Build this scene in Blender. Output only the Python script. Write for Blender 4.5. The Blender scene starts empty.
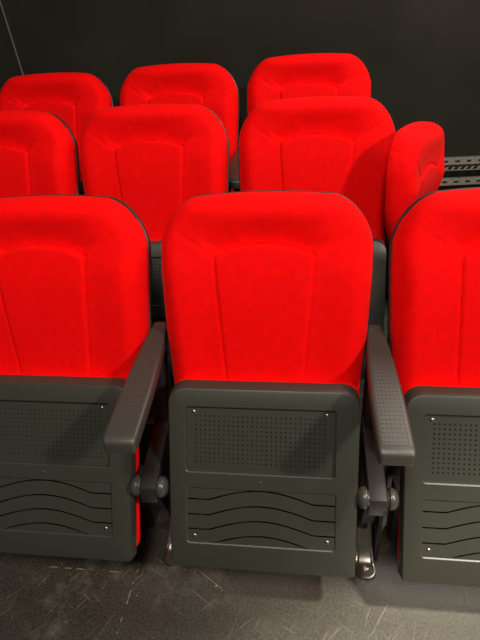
import bpy, bmesh, math, random
import numpy as np
from mathutils import Vector, Matrix
random.seed(4)
S = bpy.context.scene
COL = S.collection

# ------------------------------------------------------------------ camera
cam_d = bpy.data.cameras.new('camera')
cam = bpy.data.objects.new('camera', cam_d); COL.objects.link(cam)
cam_d.sensor_fit = 'HORIZONTAL'; cam_d.sensor_width = 36.0
cam_d.lens = 481.0 / 480.0 * 36.0
P, YAW, ROLL = math.radians(26.819), math.radians(7.392), math.radians(-2.647)
fw = Vector((-math.sin(YAW) * math.cos(P), math.cos(YAW) * math.cos(P), -math.sin(P)))
rt = Vector((math.cos(YAW), math.sin(YAW), 0))
up = rt.cross(fw)
cr, sr = math.cos(ROLL), math.sin(ROLL)
xax = rt * cr + up * sr
yax = up * cr - rt * sr
M = Matrix((xax, yax, -fw)).transposed().to_4x4()
M.translation = Vector((0.0743, -0.7767, 1.2718))
cam.matrix_world = M
cam_d.clip_start = 0.02
S.camera = cam

# ------------------------------------------------------------------ light
S.view_settings.view_transform = 'Standard'
S.view_settings.look = 'None'
S.view_settings.gamma = 1.0
S.view_settings.exposure = 0.0
S.view_settings.use_curve_mapping = False
W = bpy.data.worlds.new('room_ambient'); S.world = W
W.use_nodes = True
W.node_tree.nodes['Background'].inputs[0].default_value = (1.0, 0.93, 0.82, 1)
W.node_tree.nodes['Background'].inputs[1].default_value = 0.04

def area(name, loc, target, size, power, color=(1, 0.92, 0.8)):
    d = bpy.data.lights.new(name, 'AREA'); d.shape = 'DISK'; d.size = size
    d.energy = power; d.color = color
    o = bpy.data.objects.new(name, d); COL.objects.link(o)
    o.location = loc
    o.rotation_euler = (Vector(target) - Vector(loc)).to_track_quat('-Z', 'Y').to_euler()
    return o
area('ceiling_downlight_right', (2.75, -1.90, 2.95), (0.1, 0.6, 0.5), 0.36, 104)
area('overhead_fill_centre', (0.0, -1.5, 2.9), (0.0, 0.7, 0.6), 0.6, 56)  # fill lamp added to lift the seats, no known fixture
area('back_fill', (1.30, 1.20, 2.9), (1.1, 0.9, 0.0), 1.0, 36)  # added lamp for sheen on the floor and a brighter right wall
sp = bpy.data.lights.new('ceiling_spot_aisle', 'SPOT'); sp.energy = 720; sp.color = (1, 0.93, 0.78)
sp.spot_size = math.radians(27); sp.spot_blend = 0.9; sp.shadow_soft_size = 0.10
so = bpy.data.objects.new('ceiling_spot_aisle', sp); COL.objects.link(so); so.location = (1.35, -0.75, 2.9)
so.rotation_euler = (Vector((0.60, -0.24, 0)) - so.location).to_track_quat('-Z', 'Y').to_euler()

# ------------------------------------------------------------------ materials
def newmat(name):
    m = bpy.data.materials.new(name); m.use_nodes = True
    nt = m.node_tree; b = nt.nodes['Principled BSDF']
    return m, nt, b
def node(nt, t, **kw):
    n = nt.nodes.new(t)
    for k, v in kw.items(): setattr(n, k, v)
    return n
def plastic(name, col, rough, bump=0.06, scale=900, spec=0.5):
    m, nt, b = newmat(name)
    b.inputs['Base Color'].default_value = (*col, 1)
    b.inputs['Roughness'].default_value = rough
    b.inputs['Specular IOR Level'].default_value = spec
    tc = node(nt, 'ShaderNodeTexCoord'); nz = node(nt, 'ShaderNodeTexNoise')
    nz.inputs['Scale'].default_value = scale; nz.inputs['Detail'].default_value = 1
    nt.links.new(tc.outputs['Object'], nz.inputs['Vector'])
    bp = node(nt, 'ShaderNodeBump'); bp.inputs['Strength'].default_value = bump
    bp.inputs['Distance'].default_value = 0.001
    nt.links.new(nz.outputs['Fac'], bp.inputs['Height']); nt.links.new(bp.outputs['Normal'], b.inputs['Normal'])
    return m
M_PLASTIC = plastic('charcoal_plastic', (0.034, 0.035, 0.027), 0.42)
M_ARM = plastic('armrest_plastic', (0.042, 0.039, 0.033), 0.42)
M_SHELL = plastic('shell_plastic', (0.018, 0.017, 0.015), 0.45)
M_DARK = plastic('black_plastic', (0.012, 0.012, 0.011), 0.5)
M_BAR = plastic('black_painted_steel', (0.020, 0.0185, 0.016), 0.36)
M_KNOB = plastic('grey_plastic', (0.045, 0.045, 0.039), 0.30, 0.02)

def metal(name, col, rough, metallic=1.0):
    m, nt, b = newmat(name)
    b.inputs['Base Color'].default_value = (*col, 1); b.inputs['Metallic'].default_value = metallic
    tc = node(nt, 'ShaderNodeTexCoord'); nz = node(nt, 'ShaderNodeTexNoise')
    nz.inputs['Scale'].default_value = 60
    nt.links.new(tc.outputs['Object'], nz.inputs['Vector'])
    mr = node(nt, 'ShaderNodeMapRange'); mr.inputs[3].default_value = rough * .8; mr.inputs[4].default_value = rough * 1.25
    nt.links.new(nz.outputs['Fac'], mr.inputs[0]); nt.links.new(mr.outputs[0], b.inputs['Roughness'])
    return m
M_SCREW = metal('screw_steel', (0.30, 0.29, 0.26), 0.35)
M_BOLT = metal('bolt_steel', (0.75, 0.73, 0.68), 0.3)
M_FOOT = metal('foot_gunmetal', (0.30, 0.285, 0.25), 0.36)
M_ZINC = metal('galvanised_steel', (0.36, 0.345, 0.30), 0.45)

def fabric():
    m, nt, b = newmat('red_fabric')
    b.inputs['Roughness'].default_value = 0.85
    b.inputs['Specular IOR Level'].default_value = 0.10
    b.inputs['Sheen Weight'].default_value = 0.06
    b.inputs['Sheen Roughness'].default_value = 0.4
    b.inputs['Sheen Tint'].default_value = (1, 0.25, 0.2, 1)
    tc = node(nt, 'ShaderNodeTexCoord')
    n1 = node(nt, 'ShaderNodeTexNoise'); n1.inputs['Scale'].default_value = 700; n1.inputs['Detail'].default_value = 2
    n2 = node(nt, 'ShaderNodeTexNoise'); n2.inputs['Scale'].default_value = 45; n2.inputs['Detail'].default_value = 3
    for n in (n1, n2): nt.links.new(tc.outputs['Object'], n.inputs['Vector'])
    cr_ = node(nt, 'ShaderNodeValToRGB')
    cr_.color_ramp.elements[0].position = 0.3; cr_.color_ramp.elements[0].color = (0.76, 0.0002, 0.0006, 1)
    cr_.color_ramp.elements[1].position = 0.7; cr_.color_ramp.elements[1].color = (0.86, 0.0004, 0.0009, 1)
    nt.links.new(n2.outputs['Fac'], cr_.inputs[0]); nt.links.new(cr_.outputs[0], b.inputs['Base Color'])
    bp = node(nt, 'ShaderNodeBump'); bp.inputs['Strength'].default_value = 0.4; bp.inputs['Distance'].default_value = 0.001
    nt.links.new(n1.outputs['Fac'], bp.inputs['Height']); nt.links.new(bp.outputs['Normal'], b.inputs['Normal'])
    return m
M_LAT = plastic('dull_zinc_paint', (0.16, 0.155, 0.135), 0.6)
M_RED = fabric()

def floor_mat():
    m, nt, b = newmat('worn_black_vinyl')
    b.inputs['Specular IOR Level'].default_value = 0.85
    L = nt.links.new
    tc = node(nt, 'ShaderNodeTexCoord')
    def noise(scale, detail=4, sc=(1, 1, 1), rot=0.0, rough=0.5):
        mp = node(nt, 'ShaderNodeMapping'); mp.inputs['Scale'].default_value = sc; mp.inputs['Rotation'].default_value = (0, 0, rot)
        n = node(nt, 'ShaderNodeTexNoise'); n.inputs['Scale'].default_value = scale; n.inputs['Detail'].default_value = detail
        n.inputs['Roughness'].default_value = rough
        mp0 = node(nt, 'ShaderNodeMapping'); mp0.inputs['Rotation'].default_value = (0, 0, rot)
        mp.inputs['Rotation'].default_value = (0, 0, 0); mp.inputs['Location'].default_value = (rot*3.1, rot*1.7, 0)
        L(tc.outputs['Object'], mp0.inputs['Vector']); L(mp0.outputs[0], mp.inputs['Vector'])
        L(mp.outputs[0], n.inputs['Vector']); return n.outputs['Fac']
    def ramp(v, a, c):
        r = node(nt, 'ShaderNodeMapRange'); r.inputs[1].default_value = a; r.inputs[2].default_value = c; L(v, r.inputs[0]); return r.outputs[0]
    def math_(op, a, c):
        n = node(nt, 'ShaderNodeMath', operation=op)
        for i, v in enumerate((a, c)):
            if isinstance(v, (int, float)): n.inputs[i].default_value = v
            else: L(v, n.inputs[i])
        return n.outputs[0]
    # thin scuffs at several angles, gathered in patches
    patch = ramp(noise(5.0, 3), 0.40, 0.60)
    sc = None
    for i, (rot, s, th) in enumerate(((-1.0, 5, .655), (-0.75, 6, .66), (-1.25, 7, .665), (.6, 5, .67), (.45, 8, .68), (1.5, 6, .69))):
        k = ramp(noise(s, 3, (1.0, 26, 1), rot), th, th + .06)
        sc = k if sc is None else math_('MAXIMUM', sc, k)
    sc = math_('MULTIPLY', sc, patch)
    smear = math_('MULTIPLY', ramp(noise(16, 6, rough=.65), 0.48, 0.72), ramp(noise(4.3, 2), 0.45, 0.6))
    chips = ramp(noise(60, 2), 0.745, 0.765)
    chips = math_('MULTIPLY', chips, ramp(noise(7, 1), 0.5, 0.55))
    grain = ramp(noise(160, 3), 0.3, 0.8)
    base = node(nt, 'ShaderNodeMix', data_type='RGBA')
    base.inputs[6].default_value = (0.016, 0.015, 0.012, 1); base.inputs[7].default_value = (0.066, 0.062, 0.049, 1)
    L(grain, base.inputs[0])
    def over(prev, fac, col, amt):
        mx = node(nt, 'ShaderNodeMix', data_type='RGBA'); L(math_('MULTIPLY', fac, amt), mx.inputs[0])
        L(prev, mx.inputs[6]); mx.inputs[7].default_value = (*col, 1); return mx.outputs[2]
    # lighter, grainy floor on the right: brightness of the light pool painted in
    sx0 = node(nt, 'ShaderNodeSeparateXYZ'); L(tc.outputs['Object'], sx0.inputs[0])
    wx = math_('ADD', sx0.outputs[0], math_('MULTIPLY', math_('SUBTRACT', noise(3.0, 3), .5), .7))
    lit_zone = math_('MULTIPLY', ramp(wx, -.50, .34), ramp(math_('MULTIPLY', sx0.outputs[1], -1), -.17, -.05))   # painted brightness fades out in the shade under the seats
    lit_base = over(base.outputs[2], math_('MULTIPLY', lit_zone, math_('ADD', math_('MULTIPLY', grain, .5), .5)), (0.125, 0.117, 0.095), 0.9)
    c = over(lit_base, smear, (0.12, 0.11, 0.09), 0.8)
    c = over(c, sc, (0.30, 0.28, 0.24), 0.6)
    c = over(c, chips, (0.6, 0.56, 0.5), 0.9)
    # worn joints between the vinyl tiles
    sx = node(nt, 'ShaderNodeSeparateXYZ'); L(tc.outputs['Object'], sx.inputs[0])
    seam = None
    for ax, o0 in ((0, -.375), (1, .093)):
        f = math_('ABSOLUTE', math_('SUBTRACT', math_('FRACT', math_('ADD', math_('MULTIPLY', math_('SUBTRACT', sx.outputs[ax], o0), 1/1.3), .5), 0), .5), 0)
        k = math_('LESS_THAN', f, .0011)
        seam = k if seam is None else math_('MAXIMUM', seam, k)
    wear = ramp(noise(38, 3), .50, .56)
    left = math_('MULTIPLY', math_('LESS_THAN', sx.outputs[0], -.370), math_('GREATER_THAN', sx.outputs[0], -.64))
    seam = math_('MULTIPLY', seam, left)
    c = over(c, math_('MULTIPLY', seam, wear), (0.34, 0.31, 0.26), 0.7)
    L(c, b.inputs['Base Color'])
    rr = node(nt, 'ShaderNodeMapRange'); rr.inputs[3].default_value = 0.32; rr.inputs[4].default_value = 0.46
    L(noise(12, 5), rr.inputs[0]); L(rr.outputs[0], b.inputs['Roughness'])
    bp = node(nt, 'ShaderNodeBump'); bp.inputs['Strength'].default_value = 0.25; bp.inputs['Distance'].default_value = 0.002
    L(noise(220, 2), bp.inputs['Height']); L(bp.outputs['Normal'], b.inputs['Normal'])
    return m
M_FLOOR = floor_mat()

def wall_mat():
    m, nt, b = newmat('matt_black_wall_paint')
    b.inputs['Roughness'].default_value = 0.85
    b.inputs['Specular IOR Level'].default_value = 0.2
    tc = node(nt, 'ShaderNodeTexCoord')
    n = node(nt, 'ShaderNodeTexNoise'); n.inputs['Scale'].default_value = 3; n.inputs['Detail'].default_value = 5
    nt.links.new(tc.outputs['Object'], n.inputs['Vector'])
    r = node(nt, 'ShaderNodeValToRGB')
    r.color_ramp.elements[0].position = 0.35; r.color_ramp.elements[0].color = (0.0110, 0.0102, 0.0072, 1)
    r.color_ramp.elements[1].position = 0.7; r.color_ramp.elements[1].color = (0.0175, 0.0162, 0.0118, 1)
    nt.links.new(n.outputs['Fac'], r.inputs[0]); nt.links.new(r.outputs[0], b.inputs['Base Color'])
    return m
M_WALL = wall_mat()
M_TRIM = plastic('wall_seam_grey', (0.085, 0.085, 0.08), 0.6)

# ------------------------------------------------------------------ mesh helpers
def link(name, bm, mat, parent=None, smooth=35, kind=None):
    bmesh.ops.recalc_face_normals(bm, faces=bm.faces[:])
    me = bpy.data.meshes.new(name); bm.to_mesh(me); bm.free()
    if smooth:
        me.shade_smooth(); me.set_sharp_from_angle(angle=math.radians(smooth))
    me.materials.append(mat)
    o = bpy.data.objects.new(name, me); COL.objects.link(o)
    if parent: o.parent = parent
    if kind: o['kind'] = kind
    return o
def box(bm, x0, x1, y0, y1, z0, z1):
    v = [bm.verts.new(p) for p in ((x0,y0,z0),(x1,y0,z0),(x1,y1,z0),(x0,y1,z0),(x0,y0,z1),(x1,y0,z1),(x1,y1,z1),(x0,y1,z1))]
    for f in ((0,3,2,1),(4,5,6,7),(0,1,5,4),(1,2,6,5),(2,3,7,6),(3,0,4,7)): bm.faces.new([v[i] for i in f])
    return v
def bevel_all(bm, w, seg=2):
    bmesh.ops.bevel(bm, geom=bm.edges[:], offset=w, segments=seg, affect='EDGES', profile=0.5, clamp_overlap=True)
def loft(bm, rings, cap0=True, cap1=True):
    R = [[bm.verts.new(p) for p in r] for r in rings]
    n = len(R[0])
    for a, b in zip(R, R[1:]):
        for i in range(n): bm.faces.new((a[i], a[(i+1) % n], b[(i+1) % n], b[i]))
    if cap0: bm.faces.new(R[0][::-1])
    if cap1: bm.faces.new(R[-1])
    return R
def rrect(w, h, r, n=5):
    pts = []
    for cx, cy, a0 in ((w-r, h-r, 0), (-w+r, h-r, 90), (-w+r, -h+r, 180), (w-r, -h+r, 270)):
        for k in range(n+1):
            a = math.radians(a0 + 90*k/n); pts.append((cx + r*math.cos(a), cy + r*math.sin(a)))
    return pts
def rrect4(x0, x1, y0, y1, rtop, rbot, n=7):
    pts = []
    for cx, cy, a0, r in ((x1-rtop, y1-rtop, 0, rtop), (x0+rtop, y1-rtop, 90, rtop), (x0+rbot, y0+rbot, 180, rbot), (x1-rbot, y0+rbot, 270, rbot)):
        for k in range(n+1):
            a = math.radians(a0 + 90*k/n); pts.append((cx + r*math.cos(a), cy + r*math.sin(a)))
    return pts
def inset(pts, d):
    n = len(pts); out = []
    for i in range(n):
        p0, p, p1 = (np.array(pts[i-1]), np.array(pts[i]), np.array(pts[(i+1) % n]))
        e = p1 - p0; e = e / (np.linalg.norm(e) + 1e-9)
        nrm = np.array((-e[1], e[0]))            # left of travel = inside for a ccw outline
        out.append(tuple(p + nrm*d))
    return out

# local frames of the seat: the origin is the floor point under the lower front edge of the folded pan
LEAN_P = math.radians(22.056); LEAN_B = math.radians(17)
def PF(s, t, d):       # pan frame: across, up the pan, depth behind its front face
    return (s, t*math.sin(LEAN_P) + d*math.cos(LEAN_P), 0.175 + t*math.cos(LEAN_P) - d*math.sin(LEAN_P))
def BF(s, t, h):       # back frame: across, up the back, height in front of the shell rim
    return (s, 0.385 + t*math.sin(LEAN_B) - h*math.cos(LEAN_B), 0.93 + t*math.cos(LEAN_B) + h*math.sin(LEAN_B))

# ------------------------------------------------------------------ back of the seat
WK = ((-.50, .236), (-.38, .2465), (-.25, .2585), (-.10, .2645), (-.03, .264))
T_TOP, T_C, S_C, N_C = .096, -.03, .160, 1.9
def hw(t):
    if t <= T_C:
        return float(np.interp(t, [k[0] for k in WK], [k[1] for k in WK]))
    u = min(1.0, (t - T_C) / (T_TOP - T_C))
    return S_C + (.264 - S_C) * max(0.0, 1 - u**N_C) ** (1/N_C)
def crown(s, t):
    f = min(1.0, max(0.0, (t + .15) / .2)); f = f*f*(3-2*f)
    return .0095 * (s/.18)**2 * f
T_BOT = -.50
def back_rows(n):
    rows = []
    for i in range(n):
        b = i/(n-1); rows.append(T_BOT + (T_C - T_BOT) * b)
    for i in range(1, 37):
        rows.append(T_C + (T_TOP - T_C) * math.sin(math.pi/2 * i/36))
    return rows
def back_outline():
    rows = back_rows(40); pts = []
    for t in rows: s = hw(t); pts.append((s, t - crown(s, t)))
    for k in range(1, 20):
        s = S_C * (1 - 2*k/20); pts.append((s, T_TOP - crown(s, T_TOP)))
    for t in rows[::-1]: s = hw(t); pts.append((-s, t - crown(s, t)))
    for k in range(1, 16):
        pts.append((-hw(T_BOT) + 2*hw(T_BOT)*k/16, T_BOT))
    return pts
OUT = back_outline()

def seg_dist(P_, poly):
    best = np.full(len(P_), 9.0); par = np.zeros(len(P_)); L0 = 0.0
    for a, b in zip(poly, poly[1:]):
        a = np.array(a); b = np.array(b); e = b - a; l = np.linalg.norm(e)
        u = np.clip(((P_ - a) @ e) / (l*l), 0, 1)
        d = np.linalg.norm(P_ - (a + u[:, None]*e), axis=1)
        m = d < best; best[m] = d[m]; par[m] = L0 + u[m]*l; L0 += l
    return best, par / L0
def sstep(x, a, b):
    u = np.clip((x - a) / (b - a), 0, 1); return u*u*(3-2*u)

def cushion_bm(roll=1.0):
    rows = back_rows(150); NC = 150
    G = []
    for t in rows:
        s_max = hw(t) - .0035
        for j in range(NC+1):
            a = -1 + 2*j/NC
            a = math.sin(a*math.pi/2)*.35 + a*.65
            s = s_max * a
            G.append((s, t - crown(s, t) - (.0035 if t > .05 else 0)))
    G = np.array(G)
    d, _ = seg_dist(G, inset(OUT, .0035) + [inset(OUT, .0035)[0]])
    R_ = .055
    q = 1 - np.clip(d / R_, 0, 1)
    H_ = .074 - .040 * sstep(-G[:, 1], .06, .42)
    h = H_ * np.clip(1 - q**2.6, 0, 1) ** (1/2.2)
    # roll at the top, bolsters left and right, sunk centre panel
    s, t = G[:, 0], G[:, 1]
    wpan = np.interp(t, [-.5, -.38, -.225, -.06], [.089, .097, .108, .119])
    arc = -.035 - .025 * (s/.119)**2
    inside = sstep(wpan - np.abs(s), -.002, .007) * sstep(arc - t, -.001, .007)
    h += .0030 * inside
    lim = .119 + 1.57*np.maximum(0, t + .06)
    h += roll * .012 * np.exp(-((t - .040)/.032)**2) * sstep(.215 - np.abs(s), 0, .10)
    h -= roll * .020 * np.exp(-((t - arc)/.042)**2) * sstep(t - arc, -.003, .002) * sstep(lim - np.abs(s), -.005, .04)   # hollow under the head roll
    h += .010 * sstep(np.abs(s), .12, .21) * sstep(-t, .02, .12) * sstep(d, 0, .05)         # side bolsters
    cn = [(-.119 + .238*k/24, -.035 - .025*((-.119 + .238*k/24)/.119)**2) for k in range(25)]
    lines = [(cn, .0052, .0030, 0)]
    for sg in (-1, 1):
        lines.append(([(sg*.119, -.060), (sg*.115, -.13), (sg*.108, -.225), (sg*.097, -.38), (sg*.089, -.5)], .0026, .0036, 0))
        lines.append(([(sg*.119, -.060), (sg*.150, -.042), (sg*.186, -.018), (sg*.226, .008)], .0042, .0060, 1))
    for poly, dep, wd, fade in lines:
        dd, par = seg_dist(G, poly)
        k = 1 - sstep(par, .35, 1.0) if fade else 1.0
        h -= dep * k * np.exp(-(dd/wd)**2)
    h = np.maximum(h, 0.0)
    bm = bmesh.new()
    V = [bm.verts.new(BF(G[i, 0], G[i, 1], h[i])) for i in range(len(G))]
    n = NC + 1; nr = len(rows)
    for r in range(nr-1):
        for c in range(NC):
            bm.faces.new((V[r*n+c], V[r*n+c+1], V[(r+1)*n+c+1], V[(r+1)*n+c]))
    # closing face a little behind the rim
    loop = [r*n + NC for r in range(nr)] + [(nr-1)*n + c for c in range(NC-1, -1, -1)] + [r*n for r in range(nr-2, -1, -1)] + [c for c in range(1, NC)]
    Bv = [bm.verts.new(BF(G[i, 0]*.99, G[i, 1]*.99, -.004)) for i in loop]
    m = len(loop)
    for i in range(m): bm.faces.new((V[loop[i]], V[loop[(i+1) % m]], Bv[(i+1) % m], Bv[i]))
    bm.faces.new(Bv)
    return bm
def shell_bm():
    bm = bmesh.new()
    rings = []
    for ins, h in ((.006, .0015), (.003, .003), (.0008, .0015), (0, -.002), (.0005, -.012), (.004, -.020), (.016, -.028), (.042, -.034), (.075, -.037)):
        rings.append([BF(s, t, h) for s, t in inset(OUT, ins)])
    loft(bm, rings)
    return bm

# ------------------------------------------------------------------ folded pan
PAN_OUT = [((.2285 + (.2325-.2285)*t/.46)/.2325 * s, t) for s, t in rrect4(-.2325, .2325, 0, .459, .040, .010)]
R1 = (-.1905, .1775, .2465, .4145)     # perforated recess s0,s1,t0,t1
R2 = (-.1880, .1800, .0640, .2095)     # louvred recess
def pan_bm():
    bm = bmesh.new()
    def raise_(t, d): return .011 * min(1, max(0, (t-.36)/.09)) * min(1, d/.034)
    rings = []
    for ins, d in ((.0060, 0.0), (.0022, .0014), (0, .006), (-.001, .018), (-.002, .034), (.006, .040)):
        rings.append([PF(s, t + raise_(t, d), d) for s, t in inset(PAN_OUT, ins)])
    R = loft(bm, rings, cap0=False, cap1=True)
    edges = []
    n = len(R[0])
    for i in range(n): edges.append(bm.edges.get((R[0][i], R[0][(i+1) % n])))
    for (s0, s1, t0, t1) in (R1, R2):
        o = rrect4(s0, s1, t0, t1, .007, .010, 5)
        A = [bm.verts.new(PF(s, t, 0)) for s, t in o]
        B = [bm.verts.new(PF(s, t, .0022)) for s, t in inset(o, .0026)]
        C_ = [bm.verts.new(PF(s, t, .0120)) for s, t in inset(o, .0032)]
        m = len(A)
        for i in range(m):
            j = (i+1) % m
            edges.append(bm.edges.new((A[i], A[j])))
            bm.faces.new((A[i], A[j], B[j], B[i])); bm.faces.new((B[i], B[j], C_[j], C_[i]))
    bmesh.ops.triangle_fill(bm, use_beauty=True, use_dissolve=False, edges=edges)
    return bm
def dimple_grid(bm, fn, s0, t0, nc, nr, ds, dt, rad, depth):
    """cells of a flat sheet, each with a round sunk hole; fn(s,t,d) -> point"""
    corner = {}
    def cv(i, j):
        k = (i, j)
        if k not in corner: corner[k] = bm.verts.new(fn(s0 + i*ds/2, t0 + j*dt/2, 0))
        return corner[k]
    ang = [math.radians(45*k) for k in range(8)]
    off = ((2,1),(2,2),(1,2),(0,2),(0,1),(0,0),(1,0),(2,0))
    for c in range(nc):
        for r in range(nr):
            cx, cy = s0 + (c+.5)*ds, t0 + (r+.5)*dt
            o = [cv(2*c+a, 2*r+b) for a, b in off]
            h0 = [bm.verts.new(fn(cx + rad*math.cos(a), cy + rad*math.sin(a), 0)) for a in ang]
            h1 = [bm.verts.new(fn(cx + rad*.6*math.cos(a), cy + rad*.6*math.sin(a), depth)) for a in ang]
            for k in range(8):
                l = (k+1) % 8
                bm.faces.new((o[k], o[l], h0[l], h0[k])); bm.faces.new((h0[k], h0[l], h1[l], h1[k]))
            bm.faces.new(h1)
    return [cv(i, j) for i, j in ((0, 0), (2*nc, 0), (2*nc, 2*nr), (0, 2*nr))], corner
def perforated_bm():
    bm = bmesh.new()
    D = .0090
    s0, s1, t0, t1 = R1[0]+.002, R1[1]-.002, R1[2]+.002, R1[3]-.002
    nc, nr = 28, 11
    ds = .3255/nc; dt = .128/nr
    a0 = -.1700; b0 = .2655
    fn = lambda s, t, d: PF(s, t, D + d)
    _, cor = dimple_grid(bm, fn, a0, b0, nc, nr, ds, dt, .0027, .0040)
    # plain margin round the field of holes
    ring = [(i, 0) for i in range(2*nc)] + [(2*nc, j) for j in range(2*nr)] + [(i, 2*nr) for i in range(2*nc, 0, -1)] + [(0, j) for j in range(2*nr, 0, -1)]
    inner = [cor[k] for k in ring]
    def outp(i, j):
        u = i/(2*nc); v = j/(2*nr); return PF(s0 + (s1-s0)*u, t0 + (t1-t0)*v, D)
    outer = [bm.verts.new(outp(*k)) for k in ring]
    m = len(ring)
    for i in range(m):
        j = (i+1) % m; bm.faces.new((inner[i], inner[j], outer[j], outer[i]))
    back = [bm.verts.new(v.co + Vector((0, .0015, 0))) for v in outer]
    for i in range(m):
        j = (i+1) % m; bm.faces.new((outer[i], outer[j], back[j], back[i]))
    return bm
def arch(s):
    # flat shoulders left and right of a low arch
    x = s + .003
    a = .0275*math.cos(min(1, abs(x)/.128)*math.pi/2)
    return a if abs(x) < .128 else 0.0
def louvre_bm():
    bm = bmesh.new()
    s0, s1, t0, t1 = R2[0]+.0012, R2[1]-.0012, R2[2]+.0012, R2[3]-.0012
    ND = 64
    xs = [s0 + (s1-s0)*k/ND for k in range(ND+1)]
    lines = [.0290, .0645, .1030, .1410, .1805, .2200]
    deep, front = .0130, .0026
    for b0, b1 in zip(lines, lines[1:]):
        NR = 5
        grid = []
        for r in range(NR+1):
            row = []
            for x in xs:
                f = r/NR
                lo, hi = b0 + arch(x), b1 + arch(x) - .0042
                t = lo + (hi-lo)*f
                tc = min(t1, max(t0, t)); f = (tc-lo)/(hi-lo)
                f = min(1, max(0, f))
                # the lower lip stands forward, the upper end dips under the next lip
                d = front + .0012 * f
                row.append((x, tc, d))
            grid.append(row)
        V = [[bm.verts.new(PF(*p)) for p in row] for row in grid]
        L = [bm.verts.new(PF(p[0], p[1]-.0001, deep)) for p in grid[0]]
        for k in range(ND):
            for r in range(NR):
                q = (V[r][k], V[r][k+1], V[r+1][k+1], V[r+1][k])
                if abs(grid[r+1][k][1]-grid[r][k][1]) + abs(grid[r+1][k+1][1]-grid[r][k+1][1]) > 1e-5:
                    bm.faces.new(q)
            bm.faces.new((L[k], L[k+1], V[0][k+1], V[0][k]))
    bmesh.ops.delete(bm, geom=[v for v in bm.verts if not v.link_faces], context='VERTS')
    return bm
def dome(bm, fn, r, hgt, n=12, k=4):
    """low domed disc; fn(u,v,h)"""
    rings = []
    for i in range(k+1):
        a = math.pi/2 * i/k * .92
        rings.append([fn(r*math.cos(a)*math.cos(2*math.pi*j/n), r*math.cos(a)*math.sin(2*math.pi*j/n), hgt*math.sin(a)) for j in range(n)])
    loft(bm, rings)
def seat_cushion_bm():
    bm = bmesh.new()
    o = rrect4(-.2290, .2345, .006, .470, .025, .03, 7)
    rings = []
    for ins, d in ((.012, .0405), (.002, .044), (0, .052), (.004, .066), (.016, .077), (.045, .082), (.09, .083)):
        rings.append([PF(s, t, d) for s, t in inset(o, ins)])
    loft(bm, rings)
    return bm

# ------------------------------------------------------------------ armrest and stand (on the seat's right-hand side)
PITCH = .5629
AX = PITCH/2 - .005
def arm_top(y):      # height of the pad's top face
    return 0.6165 + (y + .030) * .212
def arm_hw(y): return float(np.interp(y, [-.04, .10, .20, .30, .345], [.0365, .0360, .0315, .0235, .0170]))
def armrest_bm():
    bm = bmesh.new()
    rings = []
    ys = [-.043, -.0425, -.040, -.034, -.02, .02, .06, .10, .14, .18, .20, .22, .26, .30, .335, .345]
    for i, y in enumerate(ys):
        w = arm_hw(y); th = .0175 if y < .2 else float(np.interp(y, [.2, .345], [.0175, .022]))
        sh = {0: .010, 1: .006, 2: .003, 3: .0006}.get(i, .005 if i == len(ys)-1 else 0)
        zc = arm_top(y) - th - (.002 if i < 3 else 0)
        rings.append([(AX + px, y, zc + pz) for px, pz in rrect(w - sh, th - sh, max(.0035, .0075 - sh*.4))])
    loft(bm, rings)
    return bm
def grip_bm():
    bm = bmesh.new()
    nc, nr = 6, 24
    def fn(s, t, d):
        w = arm_hw(t)/.0365
        return (AX + s*w, t, arm_top(t) + .0007 - d)
    _, cor = dimple_grid(bm, fn, -.0262, -.024, nc, nr, .0524/nc, .264/nr, .0025, .0024)
    ring = [(i, 0) for i in range(2*nc)] + [(2*nc, j) for j in range(2*nr)] + [(i, 2*nr) for i in range(2*nc, 0, -1)] + [(0, j) for j in range(2*nr, 0, -1)]
    inner = [cor[k] for k in ring]
    outer = []
    for i, j in ring:
        v = cor[(i, j)].co
        ox = (-.0012 if i == 0 else .0012 if i == 2*nc else 0); oy = (-.0012 if j == 0 else .0012 if j == 2*nr else 0)
        outer.append(bm.verts.new((v.x + ox, v.y + oy, v.z - .0016 + oy*.212)))
    m = len(ring)
    for i in range(m):
        j = (i+1) % m; bm.faces.new((inner[i], inner[j], outer[j], outer[i]))
    return bm
def post_bm():
    bm = bmesh.new()
    o = rrect(.017, .038, .008)
    rings = []
    for z, yc, k in ((.006, .262, 1), (.10, .264, 1), (.30, .270, 1), (.48, .280, .95), (.60, .286, .8), (.640, .290, .65)):
        rings.append([(AX + px, yc + py*k, z) for px, py in o])
    loft(bm, rings)
    return bm
def bar_bm():
    bm = bmesh.new()
    rings = []
    o = rrect(.0215, .0260, .003, 3)
    for i, (y, z) in enumerate(((.064, .345), (.0652, .3454), (.10, .359), (.20, .396), (.272, .423))):
        k = .93 if i == 0 else 1
        rings.append([(AX + px*k, y - pz*.05*k, z + pz*k) for px, pz in o])
    loft(bm, rings)
    return bm
def knob_bm(sg):
    bm = bmesh.new()
    prof = [(.0, .0190), (.004, .0205), (.006, .0258), (.011, .0268), (.017, .0248), (.022, .0200), (.0255, .0125), (.0268, .003)]
    n = 20; rings = []
    for x, r in prof:
        rings.append([(AX + sg*(.0205 + x*1.08), .082 + r*math.cos(2*math.pi*k/n), .361 + r*math.sin(2*math.pi*k/n)) for k in range(n)])
    loft(bm, rings)
    return bm
def socket_bm():
    bm = bmesh.new()
    rings = []
    o = rrect(.018, .020, .006)
    for z, yc in ((.20, .165), (.22, .155), (.30, .125), (.352, .105)):
        rings.append([(AX - .006 + px, yc + py, z) for px, py in o])
    loft(bm, rings)
    return bm
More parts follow.
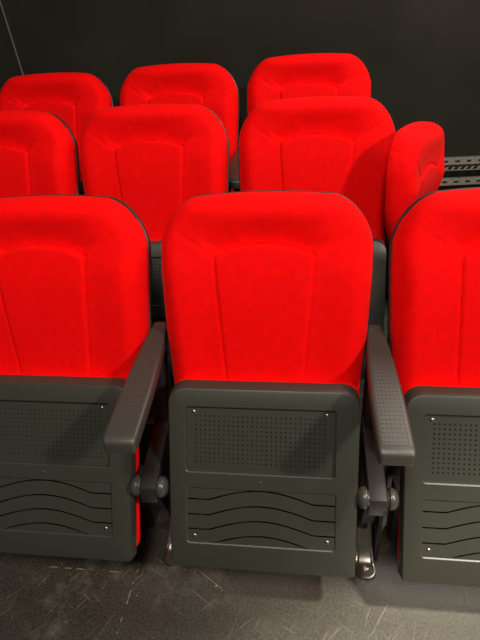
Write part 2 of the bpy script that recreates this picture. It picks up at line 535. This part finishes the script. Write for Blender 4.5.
def foot_bm():
    bm = bmesh.new()
    # a tongue of pressed metal: round toe flat on the floor, rising to the post
    n = 40; outer = []
    def lift(y):
        return 0 if y < .165 else .9*(y-.165)**1.0 if y < .30 else 0
    y0, y1, r = .150, .262, .0290
    pts = []
    for k in range(17):
        a = math.pi + math.pi*k/16; pts.append((r*math.cos(a), y0 + r*math.sin(a)))
    for k in range(1, 13):
        y = y0 + (y1-y0)*k/12; pts.append((r*(1 - .35*k/12), y))
    for k in range(12, 0, -1):
        y = y0 + (y1-y0)*k/12; pts.append((-r*(1 - .35*k/12), y))
    def z(y): 
        u = max(0, (y - .168)/.094); return .17*u**1.6
    rings = []
    for ins, dz in ((0, .001), (0, .006), (.002, .009), (.006, .0095), (.009, .0065), (.012, .006)):
        rings.append([(AX + .007 + x, y, z(y) + dz) for x, y in inset(pts, ins)])
    R = loft(bm, rings, cap0=True, cap1=False)
    # cap strip-wise so that it follows the bend
    L = R[-1]
    for k in range(8):
        a, b, c, d = L[k], L[k+1], L[16-k-1], L[16-k]
        if k == 7: bm.faces.new((a, b, d))
        else: bm.faces.new((a, b, c, d))
    left = [L[0]] + L[::-1][:12]; right = L[16:29]
    for k in range(12):
        bm.faces.new((left[k], left[k+1], right[k+1], right[k]))
    return bm
def bolt_bm():
    bm = bmesh.new()
    n = 12; rings = []
    for r, h in ((.0095, .0), (.0095, .0015), (.0065, .0022), (.0062, .0048), (.0050, .0058), (.0028, .0058), (.0022, .0038)):
        rings.append([(AX + .007 + r*math.cos(2*math.pi*k/n), .158 + r*math.sin(2*math.pi*k/n), .0062 + h) for k in range(n)])
    loft(bm, rings)
    return bm

# ------------------------------------------------------------------ the whole seat
def make_seat(arm=True):
    t = bpy.data.objects.new('cinema_seat', None); COL.objects.link(t)
    t.empty_display_size = .1
    link('back_cushion', cushion_bm(), M_RED, t, smooth=60)
    link('back_shell', shell_bm(), M_SHELL, t, smooth=40)
    link('seat_cushion', seat_cushion_bm(), M_RED, t, smooth=60)
    pan = link('seat_pan', pan_bm(), M_PLASTIC, t, smooth=30)
    link('perforated_panel', perforated_bm(), M_PLASTIC, pan, smooth=25)
    link('louvred_panel', louvre_bm(), M_PLASTIC, pan, smooth=25)
    for s, tt, d in ((-.1690, .3985, .0060), (.1550, .3995, .0060), (-.1680, .0830, .0012), (.1600, .0860, .0012)):
        bm = bmesh.new()
        dome(bm, lambda u, v, h, s=s, tt=tt, d=d: PF(s + u, tt + v, d + .0035 - h), .0060, .0040)
        link('screw', bm, M_SCREW, pan)
    bm = bmesh.new()
    dome(bm, lambda u, v, h: PF(-.004 + u, .2275 + v, .0002 - h), .0050, .0012, 14, 3)
    link('moulding_plug', bm, M_PLASTIC, pan)
    bm = bmesh.new(); box(bm, -.20, .20, .235, .300, 0.0, .20)
    bevel_all(bm, .006)
    bmesh.ops.translate(bm, verts=bm.verts[:], vec=(0, .02, .0))
    link('base', bm, M_DARK, t)
    if arm:
        a = link('armrest', armrest_bm(), M_ARM, t, smooth=35)
        link('grip_panel', grip_bm(), M_ARM, a, smooth=25)
        link('post', post_bm(), M_DARK, t)
        link('hinge_bar', bar_bm(), M_BAR, t)
        for sg in (-1, 1): link('knob', knob_bm(sg), M_KNOB, t)
        link('socket', socket_bm(), M_DARK, t)
        bm = bmesh.new(); box(bm, AX + .034, AX + .046, .185, .31, 0, .335); bevel_all(bm, .004)  # dark backing added to make the shade in the gap behind the foot
        link('shade_backing', bm, M_DARK, t)
        f = link('foot_bracket', foot_bm(), M_FOOT, t)
        link('bolt', bolt_bm(), M_BOLT, f)
    return t
ARM_PARTS = ('armrest', 'post', 'hinge_bar', 'knob', 'socket', 'shade_backing', 'foot_bracket')
def copy_seat(src, loc, rz=0, arm=True):
    r = src.copy(); COL.objects.link(r); r.location = loc; r.rotation_euler = (0, 0, rz)
    for ch in list(src.children):
        if not arm and ch.name.split('.')[0] in ARM_PARTS: continue
        c = ch.copy(); COL.objects.link(c); c.parent = r
        for g in ch.children:
            d = g.copy(); COL.objects.link(d); d.parent = c
    return r

# ------------------------------------------------------------------ setting
Y1, Y2, Z1, Z2, YW = .545, 1.125, .1786, .3201, 1.80
XA = .432                      # right of this line the tiers drop to an aisle step
bm = bmesh.new()
prof = [(-2.6, 0), (Y1, 0), (Y1, Z1), (Y2, Z1), (Y2, Z2), (YW, Z2)]
XL, XR = -3.2, 3.0
def tier_z(z, x): return z + (.022 if z > .25 else .003)*(x - .13)       # the tiers fall a little to the left
def strip(prof, x0, x1, zf=lambda z, x: z):
    for (ya, za), (yb, zb) in zip(prof, prof[1:]):
        bm.faces.new([bm.verts.new(p) for p in ((x0, ya, zf(za, x0)), (x1, ya, zf(za, x1)), (x1, yb, zf(zb, x1)), (x0, yb, zf(zb, x0)))])
strip(prof, XL, XA, lambda z, x: tier_z(z, x) if z > 0 else z)
strip([(-2.6, 0), (Y1, 0), (Y1, .100), (YW, .100)], XA, XR)
bm.faces.new([bm.verts.new((XA, y, z)) for y, z in ((Y1, .1), (Y1, tier_z(Z1, XA)), (Y2, tier_z(Z1, XA)), (Y2, tier_z(Z2, XA)), (YW, tier_z(Z2, XA)), (YW, .1))])
bmesh.ops.remove_doubles(bm, verts=bm.verts[:], dist=1e-5)
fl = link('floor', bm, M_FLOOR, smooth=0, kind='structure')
bm = bmesh.new(); box(bm, XL, XR, YW, YW + .1, 0, 3.0)
link('wall_back', bm, M_WALL, smooth=0, kind='structure')
# pale seam down the wall at the left
bm = bmesh.new()
a, b = Vector((-1.340, YW - .004, 1.70)), Vector((-1.255, YW - .004, .95))
o = rrect(.0035, .0035, .0015, 2)
loft(bm, [[(p.x + u, p.y + v, p.z) for u, v in o] for p in (a, b)])
link('trim_1', bm, M_TRIM, kind='structure')

# ------------------------------------------------------------------ the seats
R1Y, R2P, R3P = 0.0, (.5969, Z1), (1.1459, Z2)
proto = make_seat()
def tag(o, label, cat, group=None):
    o['label'] = label; o['category'] = cat
    if group: o['group'] = group
proto.location.x = -.003
tag(proto, 'middle seat of the front row, shown whole with red back and folded black pan', 'seat', 'front row of cinema seats')
s = copy_seat(proto, (-PITCH, 0, 0))
tag(s, 'front row red seat at the left, cut by the left edge of the photo', 'seat', 'front row of cinema seats')
s = copy_seat(proto, (PITCH, 0, 0))
tag(s, 'front row red seat at the right, cut by the right edge of the photo', 'seat', 'front row of cinema seats')
for x, arm, lab in ((-.4288 - PITCH + .024, False, 'second row red seat cut off by the left edge, leftmost of its row'),
                    (-.4288 + .004, True, 'second row red seat showing between the left and middle front seats'),
                    (-.4288 + PITCH, False, 'second row red seat behind the middle front seat, beside the sideways turned one')):
    s = copy_seat(proto, (x, R2P[0] - (.025 if x < -.9 else .012 if x < 0 else 0), tier_z(Z1, x)), 0, arm)
    tag(s, lab, 'seat', 'second row of cinema seats')
for x, arm, lab in ((-.4475 - PITCH + .010, True, 'back row red seat at the left, nearest the thin pale wall line'),
                    (-.4475 + .004, True, 'back row red seat in the middle of the three against the black wall'),
                    (-.4475 + PITCH, False, 'back row red seat at the right, its top the highest in the photo')):
    s = copy_seat(proto, (x, R3P[0] - (.045 if x < -.9 else .02 if x < 0 else 0), tier_z(Z2, x)), 0, arm)
    tag(s, lab, 'seat', 'back row of cinema seats')
# the odd one at the end of the second row, its back turned to face right
TH, TILT, NARROW = math.radians(64), math.radians(15), .90
root = bpy.data.objects.new('cinema_seat', None); COL.objects.link(root)
root.location = (.454, .930, .100); root.rotation_euler = (0, 0, TH)
tag(root, 'small red seat turned sideways ending the second row, before the slotted metal rack', 'seat')
top_l = Matrix.Rotation(TILT, 3, 'X') @ Vector(BF(0, T_TOP, 0))
for nm in ('back_cushion', 'back_shell'):
    src = [c for c in proto.children if c.name.split('.')[0] == nm][0]
    c = src.copy(); COL.objects.link(c); c.parent = root
    if nm == 'back_cushion':
        tmp = link(nm, cushion_bm(.25), M_RED, None, smooth=60); me = tmp.data; bpy.data.objects.remove(tmp); c.data = me
    else:
        me = src.data.copy(); c.data = me            # a shorter back, rounded off at its foot
    for v in me.vertices:
        t = (v.co.y - .385)*math.sin(LEAN_B) + (v.co.z - .93)*math.cos(LEAN_B)
        h = -(v.co.y - .385)*math.cos(LEAN_B) + (v.co.z - .93)*math.sin(LEAN_B)
        t2 = t if t > -.06 else -.06 - (-.06 - t)*.58
        f = 1.0 if t2 > -.10 else max(.05, (1 - min(1, (-.10 - t2)/.2153)**2.2)) ** (1/2.2)
        v.co = BF(v.co.x*f, t2, h*(.35 + .65*f)*(.45 if h < 0 else 1))
    c.rotation_euler = (TILT, 0, 0); c.scale = (NARROW, 1, 1)
    c.location = (0, .020 - top_l.y, 1.019 - top_l.z)
    if nm == 'back_shell':                       # sits inside the wrapped edge of the cushion
        c.scale = (NARROW*.80, 1, 1); c.location.z -= .022
bm = bmesh.new(); box(bm, -.03, .03, -.02, .015, 0, .74); bevel_all(bm, .006)
link('post', bm, M_DARK, root)
bm = bmesh.new(); box(bm, -.10, .10, -.06, .06, 0, .012); bevel_all(bm, .004)
link('base_plate', bm, M_DARK, root)

# ------------------------------------------------------------------ slotted steel rack by the wall
def slotted_rail(x0, x1, y, z, hgt, n):
    """angle section: an upright face with a row of slots and a flat flange on top"""
    bm = bmesh.new()
    L = x1 - x0; w = L/n; sl, sh = w*.42, hgt*.16
    xs = []
    for k in range(n): xs += [x0 + k*w, x0 + k*w + (w-sl)/2, x0 + k*w + (w+sl)/2]
    xs.append(x1)
    zs = [z, z + hgt/2 - sh, z + hgt/2 + sh, z + hgt]
    V = {}
    for d in (0, 1):
        for i, x in enumerate(xs):
            for j, zz in enumerate(zs): V[i, j, d] = bm.verts.new((x, y + d*.002, zz))
    for i in range(len(xs)-1):
        for j in range(3):
            if i % 3 == 1 and j == 1:
                for (p, q) in (((i,1),(i+1,1)), ((i+1,1),(i+1,2)), ((i+1,2),(i,2)), ((i,2),(i,1))):
                    bm.faces.new((V[p[0],p[1],0], V[q[0],q[1],0], V[q[0],q[1],1], V[p[0],p[1],1]))
                continue
            for d in (0, 1): bm.faces.new((V[i,j,d], V[i+1,j,d], V[i+1,j+1,d], V[i,j+1,d]))
    box(bm, x0, x1, y, y + .022, z + hgt, z + hgt + .002)
    return bm
rack = bpy.data.objects.new('metal_rack', None); COL.objects.link(rack)
RY = 1.61
rack.location = (.70, RY, .10); rack.rotation_euler = (0, 0, math.radians(7))
tag(rack, 'slotted galvanised steel rack along the black wall at the right edge', 'rack')
def rk(name, bm, mat, smooth=0):
    bmesh.ops.translate(bm, verts=bm.verts[:], vec=(-.70, -RY, -.10)); return link(name, bm, mat, rack, smooth)
rk('rail', slotted_rail(.62, 1.26, RY, .868, .030, 12), M_ZINC)
rk('rail', slotted_rail(.62, 1.26, RY - .02, .779, .030, 12), M_ZINC)
# lattice strip between the rails
bm = bmesh.new()
n = 20
for k in range(n):
    x = .64 + k*.030
    vs = [bm.verts.new(p) for p in ((x, RY + .02, .842), (x + .010, RY + .02, .842), (x + .026, RY + .024, .860), (x + .016, RY + .024, .860))]
    ws = [bm.verts.new(v.co + Vector((0, .004, -.001))) for v in vs]
    bm.faces.new(vs); bm.faces.new(ws[::-1])
    for i in range(4): bm.faces.new((vs[i], vs[(i+1) % 4], ws[(i+1) % 4], ws[i]))
box(bm, .62, 1.26, RY + .019, RY + .026, .8605, .864); box(bm, .62, 1.26, RY + .019, RY + .026, .838, .8415)
rk('lattice_strip', bm, M_LAT)
for x in (.66, 1.22):
    for y in (RY + .003, RY + .07):
        bm = bmesh.new(); box(bm, x, x + .03, y, y + .003, .10, .905); box(bm, x, x + .003, y, y + .03, .10, .905)
        rk('upright', bm, M_ZINC)
bm = bmesh.new(); box(bm, .62, 1.26, RY + .024, RY + .10, .770, .778)
rk('shelf', bm, M_DARK)
